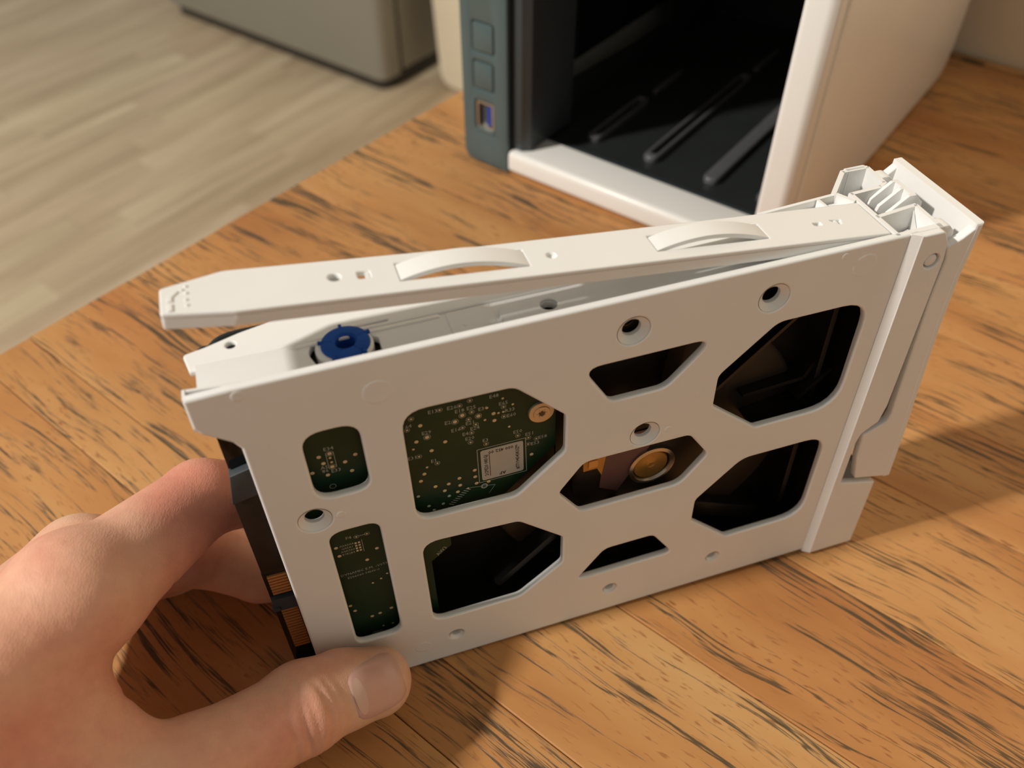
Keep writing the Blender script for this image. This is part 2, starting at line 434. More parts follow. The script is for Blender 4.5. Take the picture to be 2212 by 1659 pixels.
cb = cb.build('panel', M_CREAM, None); cb.matrix_world = CBM @ Matrix.Translation((0, 0, .001))
tag(cb, 'cream upright board with rounded lower corner between the grey fridge and the white enclosure', 'panel')
# ------------------------------------------------------------------ storage enclosure (front at y=0, x to the right, z up)
ns = empty('storage_enclosure', NM, 'white desktop drive enclosure with blue-grey button panel, front open and bays empty', 'enclosure')
WN, HN, DN = 162.5, 168, 225
# outer right side, with its groove behind the front frame
q = MB(); q.prism(rounded([(12.2, 1.5, 3), (DN, 1.5, 15), (DN, HN, 15), (12.2, HN, 3)], 3, 8), WN-5, WN, 1.2, axes='yzx'); q.build('side_panel', M_WHITE2, ns)
q = MB(); q.prism([(7, 3), (14, 3), (14, HN-2), (7, HN-2)], WN-6, WN-2.2, 0, axes='yzx'); q.build('panel_seam', M_WHITE2, ns)
q = MB(); q.prism(rounded([(10.5, 1.5, 3), (DN, 1.5, 15), (DN, HN, 15), (10.5, HN, 3)], 3, 8), 3, 8, 1.2, axes='yzx'); q.build('side_panel', M_WHITE2, ns)
q = MB(); q.box(8, WN-5, 12, DN-2, HN-4, HN); q.build('top_panel', M_WHITE2, ns)
q = MB(); q.box(8, WN-5, DN-8, DN-2, 4, HN-4); q.build('back_panel', M_TEALD, ns)
q = MB(); q.box(8, WN-5, 6, DN-8, 2, 4.5); q.build('bottom_panel', M_TEALD, ns)
# white front frame: bottom bar, right post, top bar
q = MB()
q.prism(rounded([(0, 1.2, 2.2), (0, 11.8, 2.6), (20.5, 11.8, .8), (20.5, 1.2, .8)][::-1], 2, 5), 28.6, 152, .5, axes='yzx'); q.build('bottom_bar', M_WHITE2, ns)
q = MB(); q.prism(rounded([(150.3, 22, .8), (150.3, 1.2, 1.5), (152, 0, 1.5), (160, 0, 3.0), (WN, 2.5, 2.5), (WN, 8, 2), (WN-2, 10.5, .5), (157, 22, .5)], 1, 5), 1.2, HN, .8); q.build('right_post', M_WHITE2, ns)
q = MB(); q.prism(rounded([(0, HN-10, 2), (0, HN, 2), (20.5, HN, 1), (20.5, HN-10, 1)][::-1], 2, 4), 28.6, 152, .5, axes='yzx'); q.build('top_bar', M_WHITE2, ns)
q = MB(); q.box(36.5, 151, 20.6, 24, 8, 10.4); q.build('sill', M_TEALD, ns)
# button panel
P = rounded([(2.6, 0.6, 5), (28.2, 0.6, .6), (28.2, HN, .6), (2.6, HN, 5)], 1, 6)
def rr(x0, x1, z0, z1, r): return rounded([(x0, z0, r), (x1, z0, r), (x1, z1, r), (x0, z1, r)], r, 4)
btn = [(9.6, 20.8, 56.0, 68.6), (9.6, 20.4, 38.7, 51.0)]
holes = [rr(a-.45, b+.45, c-.45, d+.45, 1.2) for a, b, c, d in btn] + [rr(9.8, 20.2, 18.6, 32.4, .8)]
v, f = plate(P, holes, -2.4, 0, .55)
q = MB(); q.add([(x, -z, y) for x, y, z in v], f); q.build('button_panel', M_TEAL, ns)
q = MB(); q.box(2.9, 28.0, 2.6, 22, 1.5, HN-1); q.build('panel_backing', M_TEALD, ns)
for a, b, c, d in btn:
    q = MB(); q.prism(rr(a, b, c, d, 1.0), -.15, 2.6, .35, axes='xzy'); bt = q.build('button', M_TEAL, ns)
q = MB(); q.prism([(28.6, 3.5), (33.5, 3.5), (37.0, 6.5), (37.0, 40), (28.6, 40)], 12.0, HN-2, .5); q.build('inner_pillar', M_TEALD, ns)
# the usb socket: recess frame, blue tongue
up = MB(); v, f = plate(rr(10.2, 19.9, 18.9, 32.0, .6), [rr(11.2, 18.9, 19.9, 31.0, .4)], -8, -.6, .15); up.add([(x, -z, y) for x, y, z in v], f)
up = up.build('usb_socket', M_STEEL, ns)
q = MB(); q.box(11.2, 18.9, 8.0, 9.0, 19.9, 31.0); q.build('socket_floor', M_INK, up)
q = MB(); q.box(15.6, 18.2, 1.4, 8.2, 20.6, 30.6); q.build('tongue', M_USB, up)
q = MB(); q.box(9.7, 20.3, -.5, .1, 17.4, 18.6); q.build('lip', M_TEAL, up)
# inside: left wall with a cut-out, floor tray with rails, rear board
v, f = plate([(12, 4), (218, 4), (218, 165), (12, 165)], [rounded([(38, 26, 2), (150, 20, 3), (150, 150, 3), (38, 150, 10)], 3, 6)], -1, 1, .3)
q = MB(); q.add([(27+z, x, y) for x, y, z in v], f); q.build('bay_wall', M_INNER, ns)
q = MB(); q.box(9, 10.5, 30, 180, 20, 150); q.build('side_board', M_BOARD, ns)
q = MB(); q.box(28, 157, 22, 217, 7.5, 9.5); q.build('bay_floor', M_INNER, ns)
q = MB(); q.box(155.5, 157.4, 22, 217, 9.5, 164); q.build('bay_wall', M_INNER, ns)
q = MB(); q.box(28, 157, 205, 207, 9.5, 164); bb = q.build('rear_board', M_BOARD, ns)
for rx, y1 in ((53, 84), (84, 137), (115, 137), (141, 137)):
    v, f = plate(rounded([(rx-3.5, 34, 3.4), (rx+3.5, 34, 3.4), (rx+3.5, y1, 3.4), (rx-3.5, y1, 3.4)], 3, 8), [rounded([(rx-1.5, 38.5, 1.4), (rx+1.5, 38.5, 1.4), (rx+1.5, y1-3, 1.4), (rx-1.5, y1-3, 1.4)], 1, 5)] if rx < 100 else [], 9.0, 12.6, .9, 2)
    q = MB(); q.add(v, f); q.build('guide_rail', M_RIB, ns, ang=40)
    q = MB(); q.prism(rounded([(rx-1.6, y1+9, 1.5), (rx+1.6, y1+9, 1.5), (rx+1.6, y1+38, 1.5), (rx-1.6, y1+38, 1.5)], 1, 5), 9.5, 11.6, .6); q.build('guide_rail', M_RIB, ns)
q = MB(); q.lathe([(0, 0), (2.0, 0), (2.0, -1), (4.2, -1.2), (4.2, 2), (0, 2)], (119, 203, 47), 'y', 24); q.build('screw', M_STEEL, ns)
q = MB(); q.lathe([(0, -16), (6, -16), (7, -15), (7, 2), (0, 2)], (95, 204, 60), 'y', 24); q.build('capacitor', M_TEALD, ns)
q = MB(); q.box(98, 128, 196, 205, 31, 36); q.build('connector', plain('dull_red_plastic', (0.06, 0.02, 0.015, 1), .5), ns)
q = MB(); q.box(70, 92, 196, 205, 36, 40); q.build('connector', M_RIB, ns)
for (x, y, z) in ((29.4, 27, 17.5), (29.4, 44, 16)):
    q = MB(); q.box(28, 30.0, y-2.2, y+2.2, z-3, z+3.5); q.build('clip', M_CREAM if y < 30 else M_RIB, ns)
for x, y in ((14, 14), (WN-14, 14), (14, DN-16), (WN-14, DN-16)):
    q = MB(); q.lathe([(0, 0.05), (5, 0.05), (5.5, 2.5), (0, 2.5)], (x, y, 0), 'z', 16); q.build('rubber_foot', M_INK, ns)

# ------------------------------------------------------------------ drive tray (x along the tray, y up, z towards the viewer)
tr = empty('drive_tray', CM, 'white plastic drive tray with angular cut-outs, standing on its long edge in a hand', 'drive tray')
HO = {
 'A': [(10.8, 78.0, 3.6), (22.4, 78.0, 3.0), (22.4, 97.9, 3.6), (10.8, 97.9, 4.0)],
 'B': [(10.8, 19.5, 2.2), (22.4, 19.5, 3.0), (22.4, 66.0, 2.6), (10.8, 66.0, 3.4)],
 'C': [(31.0, 62.6, 3.6), (54.6, 62.0, 3.5), (66.4, 73.2, 2.5), (66.4, 85.0, 2.0), (54.8, 97.1, 3.5), (31.0, 97.5, 4.5)],
 'D': [(31.0, 19.6, 3.2), (54.6, 19.6, 3.0), (66.4, 29.6, 2.5), (66.4, 40.6, 1.6), (54.8, 52.0, 3.0), (31.0, 53.6, 3.8)],
 'E': [(76.8, 85.8, 2.0), (90.0, 85.8, 4.0), (100.3, 97.3, 1.8), (70.0, 97.3, 2.2)],
 'F': [(70.9, 49.3, 1.8), (97.6, 49.3, 4.0), (104.2, 58.4, 1.8), (98.4, 67.2, 2.6), (71.4, 67.4, 3.0), (65.0, 58.4, 2.0)],
 'G': [(116.3, 63.8, 1.5), (139.1, 63.8, 7.0), (139.1, 97.3, 6.0), (116.0, 97.3, 4.0), (103.3, 85.2, 3.0), (103.3, 75.4, 1.5)],
 'H': [(115.4, 19.3, 1.5), (139.3, 19.3, 6.0), (139.3, 52.4, 5.5), (115.0, 52.4, 5.0), (103.4, 40.4, 3.0), (103.4, 31.6, 1.2)],
 'I': [(70.7, 19.4, .8), (98.8, 19.4, 1.2), (92.2, 30.0, 2.6), (78.4, 30.0, 3.0)]}
screwsX = [(80.9, 105.0), (113.3, 104.9), (86.2, 72.0), (9.3, 72.0)]
lowh = [(36.4, 10.2), (80.9, 10.2), (112.6, 10.7)]
holes = [rounded(p, 1, 6) for p in HO.values()] + [circle(x, y, 3.6) for x, y in screwsX] + [circle(x, y, 1.9, 20) for x, y in lowh]
out = rounded([(0.0, 0.0, .8), (144.6, 0.0, .2), (144.6, 113.9, .2), (1.2, 113.9, 0), (-6.95, 113.6, .5), (-7.0, 106.4, .6), (-6.0, 104.6, 1.2), (-1.2, 100.6, 1.6), (0, 98.4, .8)], 1, 5)
v, f = plate(out, holes, -1.9, 0, .55, 2)
q = MB(); q.add(v, f)
for x, y in screwsX: q.lathe([(3.62, -.16), (2.15, -1.35), (2.1, -2.3), (2.4, -2.3), (4.1, -1.2)], (x, y, 0), 'z', 36)
for x, y in lowh: q.lathe([(1.92, -.1), (1.35, -.75), (1.3, -2.2), (2.2, -2.2)], (x, y, 0), 'z', 24)
q.build('face_plate', M_WHITE, tr, ang=30)
# moulding marks: shallow rings and dots on the face plate
for x, y, r in ((27.3, 105.0, 3.0), (134.4, 108.3, 2.9), (27.0, 8.7, 2.2), (2.4, 112.0, 1.4), (128.7, 112.0, .9), (14.9, 71.9, 1.1), (92.2, 71.6, 1.0)):
    q = MB(); q.lathe([(r+.25, -.05), (r, .05), (r-.45, .055), (r-1.0, .03), (0.01, .03)] if r > 2 else [(r+.1, -.05), (r-.2, .10), (r*.4, .06), (0.01, .02)], (x, y, 0), 'z', 28); q.build('moulding_mark', M_WHITE, tr)
# upper side wall: channel floor, curved rear rail, ramp, pads
v, f = plate([(-4.6, -1.6), (-4.6, -11.2), (142, -11.2), (142, -1.6)], [rounded([(30, -2.7, .4), (30, -8.3, .6), (27.0, -10.9, 1), (17.4, -10.9, 2.5), (16.2, -8.0, 3), (17.3, -4.4, 2), (19.0, -2.7, .3)], 1, 6), circle(64.4, -6.0, 1.75, 22)], 109.7, 111.5, .2)
q = MB(); q.add([(x, z, y) for x, y, z in v], f); q.build('channel_wall', M_WHITE, tr, ang=30)
rail = rounded([(-5.6, -9.4, .3), (19, -10.9, 8), (142, -10.9, .2), (142, -18.6, .2), (44, -18.6, 8), (22, -19.2, 12), (10.6, -19.6, 3), (4.1, -18.1, 6), (-2.4, -15.9, 6), (-6.7, -14.9, .8)], 1, 6)
v, f = plate(rail, [circle(2.4, -14.9, 1.0, 18), rounded([(26.2, -12.4), (32.8, -12.4), (32.8, -11.9), (26.2, -11.9)], .2, 2)], 110.9, 112.1, .35, 2)
q = MB(); q.add([(x, z, y) for x, y, z in v], f); q.build('rear_rail', M_WHITE, tr, ang=30)
q = MB(); q.prism([(-4.4, 106), (-4.4, 112.6), (10, 112.2), (15.5, 111.4), (15.5, 106)], -10.6, -2.7, .3); q.build('ramp', M_WHITE, tr)
q = MB(); q.prism([(-4.0, 111.2), (-4.0, 111.9), (42.5, 111.9), (43.5, 111.2)], -10.8, -9.9, .15)
q.prism([(43.6, 111.2), (44.2, 111.7), (53, 111.7), (53.6, 111.2)], -10.8, -2.2, .15)
q.build('wall_rib', M_WHITE, tr)
v, f = plate(rounded([(54.0, -1.7, .1), (54.0, -9.0, 4.5), (141.5, -9.6, .2), (141.5, -1.7, .1)], 1, 8), [circle(64.4, -6.0, 1.78, 22)], 111.4, 112.2, .3)
q = MB(); q.add([(x, z, y) for x, y, z in v], f); q.lathe([(0, 111.9), (.4, 111.85), (.6, 111.5)], (47, 0, -5.9), 'y', 14); q.build('raised_pad', M_WHITE, tr, ang=30)
# small double wall on the flange end
q = MB(); q.prism([(-6.95, 105.6), (-6.4, 105.2), (-6.4, 113.6), (-6.95, 113.6)], -3.3, -.3, .12)
q.prism([(-6.8, 105.2), (1.4, 100.0), (3, 112.6), (-6.8, 113.5)], -3.4, -2.7, .1); q.build('flange', M_WHITE, tr)
# lower side wall and rear rail (mirror of the upper one, standing on the table side)
v, f = plate([(0, -1.6), (0, -19), (142, -19), (142, -1.6)], [circle(23.6, -8.6, 5, 24), circle(64.4, -6.0, 1.75, 22)], 5.4, 7.2, .2)
q = MB(); q.add([(x, z, y) for x, y, z in v], f); q.box(0, 142, 2.2, 5.6, -19, -17.6); q.build('channel_wall', M_WHITE, tr)
# blue damper in its white ring, set in the slot
q = MB(); q.lathe([(3.2, 108), (5.7, 108), (5.7, 111.2), (5.3, 111.7), (4.6, 111.8), (3.2, 111.6), (3.2, 108)], (23.3, 0, -8.2), 'y', 40); hs = q.build('damper_ring', M_WHITE, tr)
q = MB(); q.lathe([(2.0, 108.5), (2.0, 112.1), (2.4, 112.5), (3.9, 112.5), (4.7, 112.2), (4.9, 111.5), (4.9, 108.5)], (23.6, 0, -8.2), 'y', 48)
for k in range(5):
    a = math.pi*2*k/5+.9
    q.beam((23.6+4.5*math.cos(a), 112.0, -8.2+4.5*math.sin(a)), (23.6+5.35*math.cos(a), 112.0, -8.2+5.35*math.sin(a)), .6, .7, up=(0, 1, 0))
    q.beam((23.6+2.4*math.cos(a), 112.5, -8.2+2.4*math.sin(a)), (23.6+4.4*math.cos(a), 112.4, -8.2+4.4*math.sin(a)), .35, .18, up=(0, 1, 0))
b = q.build('damper', M_BLUE, tr); b['label'] = 'blue plastic damper ring'
q = MB(); q.lathe([(2.1, 109.5), (0.01, 109.3)], (23.6, 0, -8.2), 'y', 20); q.build('damper_core', M_USB, b)

# clip frame at the upper right, open from above
q = MB()
def wall(a, b, th, y0, y1): q.beam((a[0], (y0+y1)/2, a[1]), (b[0], (y0+y1)/2, b[1]), th, y1-y0, up=(0, 1, 0))
yt, yb = 113.9, 102.0
wall((144.4, -.9), (152.6, -.9), 1.5, 104, yt)           # front wall (behind the bezel plate)
wall((141.6, -.6), (141.5, -18.6), .9, yb, yt)            # cross wall
wall((141.4, -8.3), (152.4, -9.6), 1.0, yb, yt)           # divider 1
wall((152.2, -9.6), (152.0, -.2), 1.0, yb, yt)            # outer wall of pocket 1
wall((141.4, -18.2), (149.6, -18.6), 1.0, yb, yt)         # divider 2
wall((149.4, -18.6), (151.6, -20.0), 1.0, yb, yt)
wall((151.3, -19.8), (151.6, -27.0), 1.0, yb, yt)
wall((151.8, -27.0), (145.0, -27.2), 1.1, yb, yt)
wall((145.2, -27.4), (137.6, -19.4), 1.1, yb, yt)
wall((138.0, -19.6), (118.0, -18.3), .8, 110, yt-.2)
wall((140.6, -15.4), (138.4, -19.4), .9, 108, yt)
wall((133.5, -15.6), (133.2, -18.6), .7, 108, yt)
q.box(141, 152.5, 100.5, 102, -27, -1)
# sloped pocket floors
q.add([(142, 113, -1.6), (152, 108, -1.6), (152, 108, -9), (142, 105, -8)], [(0, 1, 2, 3)])
q.add([(151.4, 104, -2), (147.5, 104, -2), (151.4, 113.4, -9.0)], [(0, 1, 2)])
q.add([(147, 105, -19), (151.2, 112.8, -20.4), (151.2, 105, -26.5)], [(0, 1, 2)])
q.build('clip_frame', M_WHITE, tr, ang=25)
# bezel: raised side plates, ramp strip, bottom block, front ledge
bp_ = rounded([(146.0, -1.0, .5), (160.4, -1.0, .5), (160.4, 27.2, .4), (148.4, 31.2, .3), (148.4, 47.6, .5), (149.2, 51.2, 2.0), (153.4, 54.4, 1.0), (154.3, 60, .3), (154.2, 106, 2), (153.6, 110.6, 2.6), (151.8, 113.9, 1.2), (146.0, 113.9, .2)], 1, 6)
v, f = plate(bp_, [circle(150.9, 106.3, 1.95, 28)], -.6, 1.5, .35, 2)
q = MB(); q.add(v, f); q.build('bezel_side', M_WHITE, tr, ang=30)
v2, f2 = plate(bp_, [], -28.4, -26.6, .35, 2)
q = MB(); q.add(v2, f2); q.build('bezel_side', M_WHITE, tr, ang=30)
q = MB(); q.prism([(144.2, -.6), (144.3, 0.02), (146.3, 1.48), (146.3, -.6)], -1.0, 113.9, 0, axes='xzy'); q.build('bezel_bevel', M_WHITE, tr, sm=False)
q = MB(); q.box(145, 160.2, -1.0, 1.4, -26.7, -.5); q.box(158.6, 160.3, 1.4, 27, -26.7, -.5); q.box(148.6, 160.2, 25.4, 27, -26.7, -.5)
q.box(144.6, 146.2, 1.4, 103, -26.7, -.5); q.build('bezel_base', M_WHITE, tr)
q = MB(); q.lathe([(0, 1.2), (1.2, 1.2), (1.45, 1.05), (1.62, .4), (1.62, -1)], (150.9, 106.3, 0), 'z', 28); q.build('hinge_pin', M_WHITE, tr)
for zc in (-2.2, -23.6):
    q = MB(); q.prism(rounded([(151.5, 108.5, .5), (151.5, 113.7, .8), (154.4, 113.7, 1.6), (156.3, 111.6, 2.0), (156.6, 106, 1), (153, 104, 1)][::-1], 1, 5), zc-1.7, zc+1.7, .35); q.build('hinge_ear', M_WHITE, tr)
# release handle, swung slightly open
HA = rounded([(min(q_[0], q_[0]-.35 if q_[0] > 158 else q_[0]),)+tuple(q_[1:]) for q_ in [(154.9, 105.4, .3), (154.0, 109.2, .4), (157.2, 110.8, .5), (161.7, 113.9, .5), (160.9, 100.0, 0), (161.3, 84.0, 0), (162.5, 66.5, 0), (164.0, 47.5, 0), (165.0, 28.2, .7), (152.6, 31.6, 1.0), (150.6, 41, .3), (150.0, 50.2, .6), (156.2, 53.4, 1.6), (156.7, 56, .4), (155.6, 77.0, 0), (154.8, 94, 0)]][::-1], 1, 5)
hd = MB(); v, f = plate(HA, [], -.7, 1.45, .35, 2); hd.add(v, f); hd = hd.build('release_handle', M_WHITE, tr, ang=30)
q = MB(); v, f = plate(HA, [], -28.3, -26.2, .35, 2); q.add(v, f); q.build('handle_cheek', M_WHITE, hd, ang=30)
q = MB()
prof = [(161.7, 113.9), (160.9, 100.0), (161.3, 84.0), (162.5, 66.5), (164.0, 47.5), (165.0, 28.2)]
po = [p for p in prof] + [(x-2.0, y) for x, y in prof[::-1]]
q.prism(po, -28.4, 1.5, .5); q.build('handle_front', M_WHITE, hd, ang=30)
lt = MB()
for zc in (-17.6, -14.5, -11.4):
    lt.prism(rounded([(146.3, 103, .1), (154.6, 103, .1), (155.2, 112.6, .3), (153.0, 115.3, .3), (151.2, 115.4, .3), (146.6, 111.9, .3), (145.8, 109, .2)], .2, 3), zc-.45, zc+.45, .1)
lt.prism([(151.8, 111.5), (155.4, 111.0), (155.3, 113.0), (153.0, 115.35), (151.9, 115.35)], -18.0, -11.0, .12)
lt.build('latch', M_WHITE, hd)
# ------------------------------------------------------------------ hard drive inside the tray (same frame)
DM = CM @ Matrix.Translation((0, 0, 0))
hd_ = empty('hard_drive', DM, 'black hard disk drive with green circuit board, seen through the tray cut-outs', 'hard drive')
q = MB(); q.prism(rounded([(-4.9, 7.9, 1.5), (142, 7.9, 2), (142, 109.3, 2), (-4.9, 109.3, 1.5)], 1, 4), -20.0, -12.5, .4); q.build('casting', M_BLACK, hd_)
q = MB(); q.prism(rounded([(-4.7, 8.1, 6), (141.6, 8.1, 6), (141.6, 109.2, 6), (-4.7, 109.2, 7)], 1, 8), -23.7, -19.8, 1.2); q.build('top_cover', M_BLACKG, hd_)
q = MB()
for a in ((-4.9, 142, 7.9, 11.5), (-4.9, 142, 105.8, 109.3), (139.6, 142, 7.9, 109.3)): q.box(a[0], a[1], a[2], a[3], -13.5, -3.2)
for (a, b, w_, h_) in (((104.5, 73, -9), (131, 99, -9), 1.0, 8), ((131, 64, -9), (139, 72, -9), 1.5, 8), ((68, 22, -9), (84, 40, -9), 1.2, 8), ((101, 31, -9.5), (128, 17, -9.5), 5, 6),
    ((116, 68, -10), (133, 69, -10), 1.2, 6), ((133, 69, -10), (137, 78, -10), 1.2, 6), ((135.5, 20, -9), (135.5, 96, -9), 1.4, 7), ((50, 20, -9), (67, 36, -9), 2.0, 8), ((118, 60, -8), (139, 62, -8), 1.4, 8)):
    q.beam(a, b, w_, h_)
q.build('ribs', M_BLACK, hd_)
q = MB(); q.lathe([(0, -6.6), (20, -6.6), (21, -7.2), (21, -9.5), (41, -10.2), (42, -10.8), (42, -13.2)], (92.4, 52.3, 0), 'z', 64); q.build('motor_housing', M_BROWN, hd_)
for k in (83, 260):
    q = MB(); a = math.radians(k); q.beam((92.4+26*math.cos(a), 52.3+26*math.sin(a), -9.6), (92.4+41*math.cos(a), 52.3+41*math.sin(a), -9.6), 4.2, 1.6); q.build('stiffener', M_BROWN, hd_)
q = MB(); q.lathe([(5.0, -6.7), (6.1, -6.7), (6.3, -5.6), (5.4, -5.4), (5.0, -6.3)], (92.4, 52.2, 0), 'z', 40); q.build('hub_ring', M_STEEL, hd_)
q = MB(); q.lathe([(0, -6.1), (.8, -6.1), (.9, -5.9), (1.1, -6.0), (4.5, -5.9), (4.8, -6.6)], (92.2, 52.3, 0), 'z', 40); q.build('motor_hub', M_BRASS, hd_)
q = MB(); q.prism([(78.4, 48.4), (83.4, 45.2), (91.2, 59.2), (92, 66), (79.0, 66), (78.7, 53.7)], -6.5, -6.2, 0); q.build('flex_cable', M_FLEX, hd_)
q = MB(); q.prism([(73.8, 56.4), (77.4, 56.4), (78.7, 53.4), (79.6, 60), (79.3, 66), (73.4, 66)], -6.9, -6.1, 0); fx = q.build('flex_contact', M_ORANGE, hd_)
for x, y in ((75.0, 57.3), (75.2, 60.9)):
    q = MB(); q.prism(rounded([(x, y), (x+2.4, y), (x+2.4, y+2.6), (x, y+2.6)], .3, 2), -6.1, -5.8, 0); q.build('contact', M_GOLD, fx)
q = MB(); q.prism([(66.5, 62), (66.5, 92), (69.5, 92), (69.5, 62)], -7.5, -6.5, 0); q.prism([(57, 59.3), (64.6, 69.4), (61.8, 71.2), (54.4, 61.4)], -6.4, -5.6, .1); q.build('copper_strip', M_BROWN, hd_)
# circuit board: L-shaped
pc = MB(); v, f = plate([(.6, 9.5), (33.2, 9.5), (33.2, 40), (38.6, 44.6), (38.6, 57), (51.5, 57.5), (53.3, 59.2), (65.6, 71.6), (65.6, 104), (.6, 104)], [], -5.2, -4.1, .1); pc.add(v, f)
pc = pc.build('circuit_board', M_PCB, hd_, sm=False)
ZP = -4.1
VB = [(35.1, 88.7), (33.8, 84.1), (40.0, 81.9), (36.8, 80.2), (34.5, 73.2), (33.5, 71.1), (36.6, 68.0), (39.7, 67.7), (42.3, 68.7), (42.3, 66.2), (38.6, 65.7), (41.6, 64.1), (46.0, 70.1), (46.0, 67.8), (46.2, 65.4), (49.1, 64.9), (51.2, 86.9), (51.3, 84.7), (59.7, 70.5), (13.3, 86.8), (13.9, 84.6), (11.2, 82.5), (14.2, 80.8), (20.7, 85.0), (18.3, 83.5), (19.3, 80.3), (11.7, 55.5), (12.0, 52.2), (20.8, 51.4), (18.0, 48.0), (11.3, 31.1), (12.1, 28.4), (15.9, 23.9), (18.0, 24.3), (21.1, 25.2)]
VS = [(32.9, 82.0), (35.3, 75.2), (49.8, 89.1), (49.2, 85.6), (53.4, 90.8), (55.6, 88.3), (53.4, 86.7), (52.3, 86.7), (54.6, 81.6), (44.1, 64.4), (18.1, 18.1), (20.6, 18.0), (18.0, 38.1), (20.2, 39.0), (21.9, 40.4), (15.5, 85.8), (15.6, 84.4)]
VG = [(39.5, 63.4), (32.4, 66.1), (34.5, 61.7), (37.9, 61.2), (35.6, 59.8)]
VR = [(36.2, 84.7), (42.6, 87.3), (44.3, 88.7), (47.8, 87.3), (15.6, 87.1), (15.5, 83.0)]
VSR = [(33.9, 79.3), (37.7, 75.7), (46.4, 89.0), (45.6, 87.0), (47.1, 84.9), (44.1, 84.9), (46.0, 82.6), (45.6, 79.7), (53.5, 88.2), (53.5, 85.2), (56.5, 78.0), (59.0, 76.4), (60.9, 75.4), (58.9, 74.3), (39.6, 91.9), (43.9, 91.7), (46.2, 92.5), (33.4, 91.3), (32.2, 88.3), (49.1, 77.9), (16.8, 57.7), (19.3, 57.8)]
TX1 = [('E13', 38.1, 91.9), ('E26', 42.2, 91.7), ('E18', 43.8, 90.2), ('E25', 46.4, 90.3), ('E30', 48.9, 89.2), ('E2', 41.0, 87.5), ('E21', 45.9, 85.8), ('E16', 42.6, 84.7), ('E24', 46.8, 83.8), ('E4', 44.6, 82.7), ('E20', 45.5, 81.0), ('E3', 49.0, 79.1), ('E29', 36.2, 86.1), ('E31', 32.4, 79.3), ('E1', 37.0, 76.7), ('64', 32.6, 89.3), ('E48', 51.5, 92.1), ('E65', 53.5, 89.3), ('R33', 54.9, 86.8), ('E60', 55.2, 85.1), ('E50', 56.5, 79.3), ('E51', 59.3, 77.6), ('E58', 62.4, 75.5), ('E53', 60.6, 74.0), ('E34', 15.6, 88.6), ('E33', 16.1, 81.6), ('A5', 13.9, 83.3), ('86', 13.9, 82.2), ('F4', 15.0, 58.0)]
# contact points, one mesh: far too small to pick apart
q = MB()
def dot(x, y, r, z=ZP+.06, n=12): q.add([(x+r*math.cos(2*math.pi*i/n), y+r*math.sin(2*math.pi*i/n), z) for i in range(n)]+[(x, y, z+.08)], [(i, (i+1) % n, n) for i in range(n)])
for x, y in VB: dot(x, y, .47)
for x, y in VR: dot(x, y, .48)
for x, y in VS: dot(x, y, .30)
for x, y in VSR: dot(x, y, .26)
for i in range(4):
    for j in range(2): q.box(16.3+j*.8-.25, 16.3+j*.8+.25, 52.4+i*1.0-.28, 52.4+i*1.0+.28, ZP, ZP+.05)
s = q.build('solder_points', M_GOLDV, pc, fix=False); s['kind'] = 'stuff'
q = MB()
def ringm(x, y, r, w=.09, n=18):
    z = ZP+.05
    q.add([(x+rr_*math.cos(2*math.pi*i/n), y+rr_*math.sin(2*math.pi*i/n), z) for rr_ in (r, r-w) for i in range(n)], [(i, (i+1) % n, n+(i+1) % n, n+i) for i in range(n)])
for x, y in VR: ringm(x, y, .80)
for x, y in VSR: ringm(x, y, .62)
for x, y in VG: dot(x, y, .42, ZP+.04)
ringm(48.0, 63.7, .85, .4); ringm(14.6, 76.9, .75, .16)
def linem(a, b, w=.11): q.beam((a[0], a[1], ZP+.03), (b[0], b[1], ZP+.03), w, .03)
L4 = [(46.9, 76.6), (58.3, 76.6), (58.4, 65.2), (46.9, 65.2)]
for i in range(4): linem(L4[i], L4[(i+1) % 4], .16)
for a, b in (((14.8, 82.6), (14.8, 87.4)), ((16.4, 82.6), (16.4, 87.4)), ((17.8, 51.6), (17.8, 56.2)), ((17.3, 57.75), (18.9, 57.8)), ((50.6, 63.2), (49.0, 60.6)), ((44.6, 64.4), (50.6, 63.2))): linem(a, b)
for i in range(9):
    t_ = i/8; cx, cy = 39.8+4.3*t_, 60.2+3.9*t_; linem((cx-.55, cy+.35), (cx+.55, cy-.35), .2)
rowt = [('A3A5A8', 14.2, 55.6), ('GA5A1', 14.2, 54.5), ('A4A7A9', 14.2, 53.4), ('B1B2B4', 14.2, 52.3)]
v, f = text_mesh([(s_, x, y, 1.45, 0) for s_, x, y in TX1]+[(s_, x, y, .95, 0) for s_, x, y in rowt]+[('DYNAMIC E.M. -V0TN', 17.0, 44.5, 1.25, 2), ('E206060 94HV-0', 16.4, 42.9, 1.15, 2), ('AW3', 36.0, 43.3, 1.6, 45)], ZP+.05)
q.add(v, f)
s = q.build('silkscreen_print', M_SILK, pc, sm=False, fix=False); s['kind'] = 'stuff'
q = MB(); q.prism(rounded([(14.6, 13.6), (17.9, 13.6), (17.9, 16.2), (14.6, 16.2)], .5, 3), ZP, ZP+.15); q.build('solder_pad', M_STEEL, pc)
# paper label on the board
lb = MB(); lb.prism(rounded([(47.6, 65.8), (57.7, 65.8), (57.7, 76.0), (47.6, 76.0)], .5, 3), ZP, ZP+.12); lb = lb.build('paper_label', M_LABEL, pc)
v, f = text_mesh([('9 000 452 00', 52.9, 74.9, 1.3, 180, .025), ('2CPE20 085GJ', 48.8, 70.8, 1.2, 90, .025), ('#77194543K0Z', 56.3, 70.6, 1.2, 90, .025), ('AF', 52.6, 66.9, 1.4, 180, .03)], ZP+.14)
q = MB(); q.add(v, f); q.box(49.55, 49.7, 66.9, 74.4, ZP+.13, ZP+.14); q.build('label_print', M_INK, lb, sm=False, fix=False)
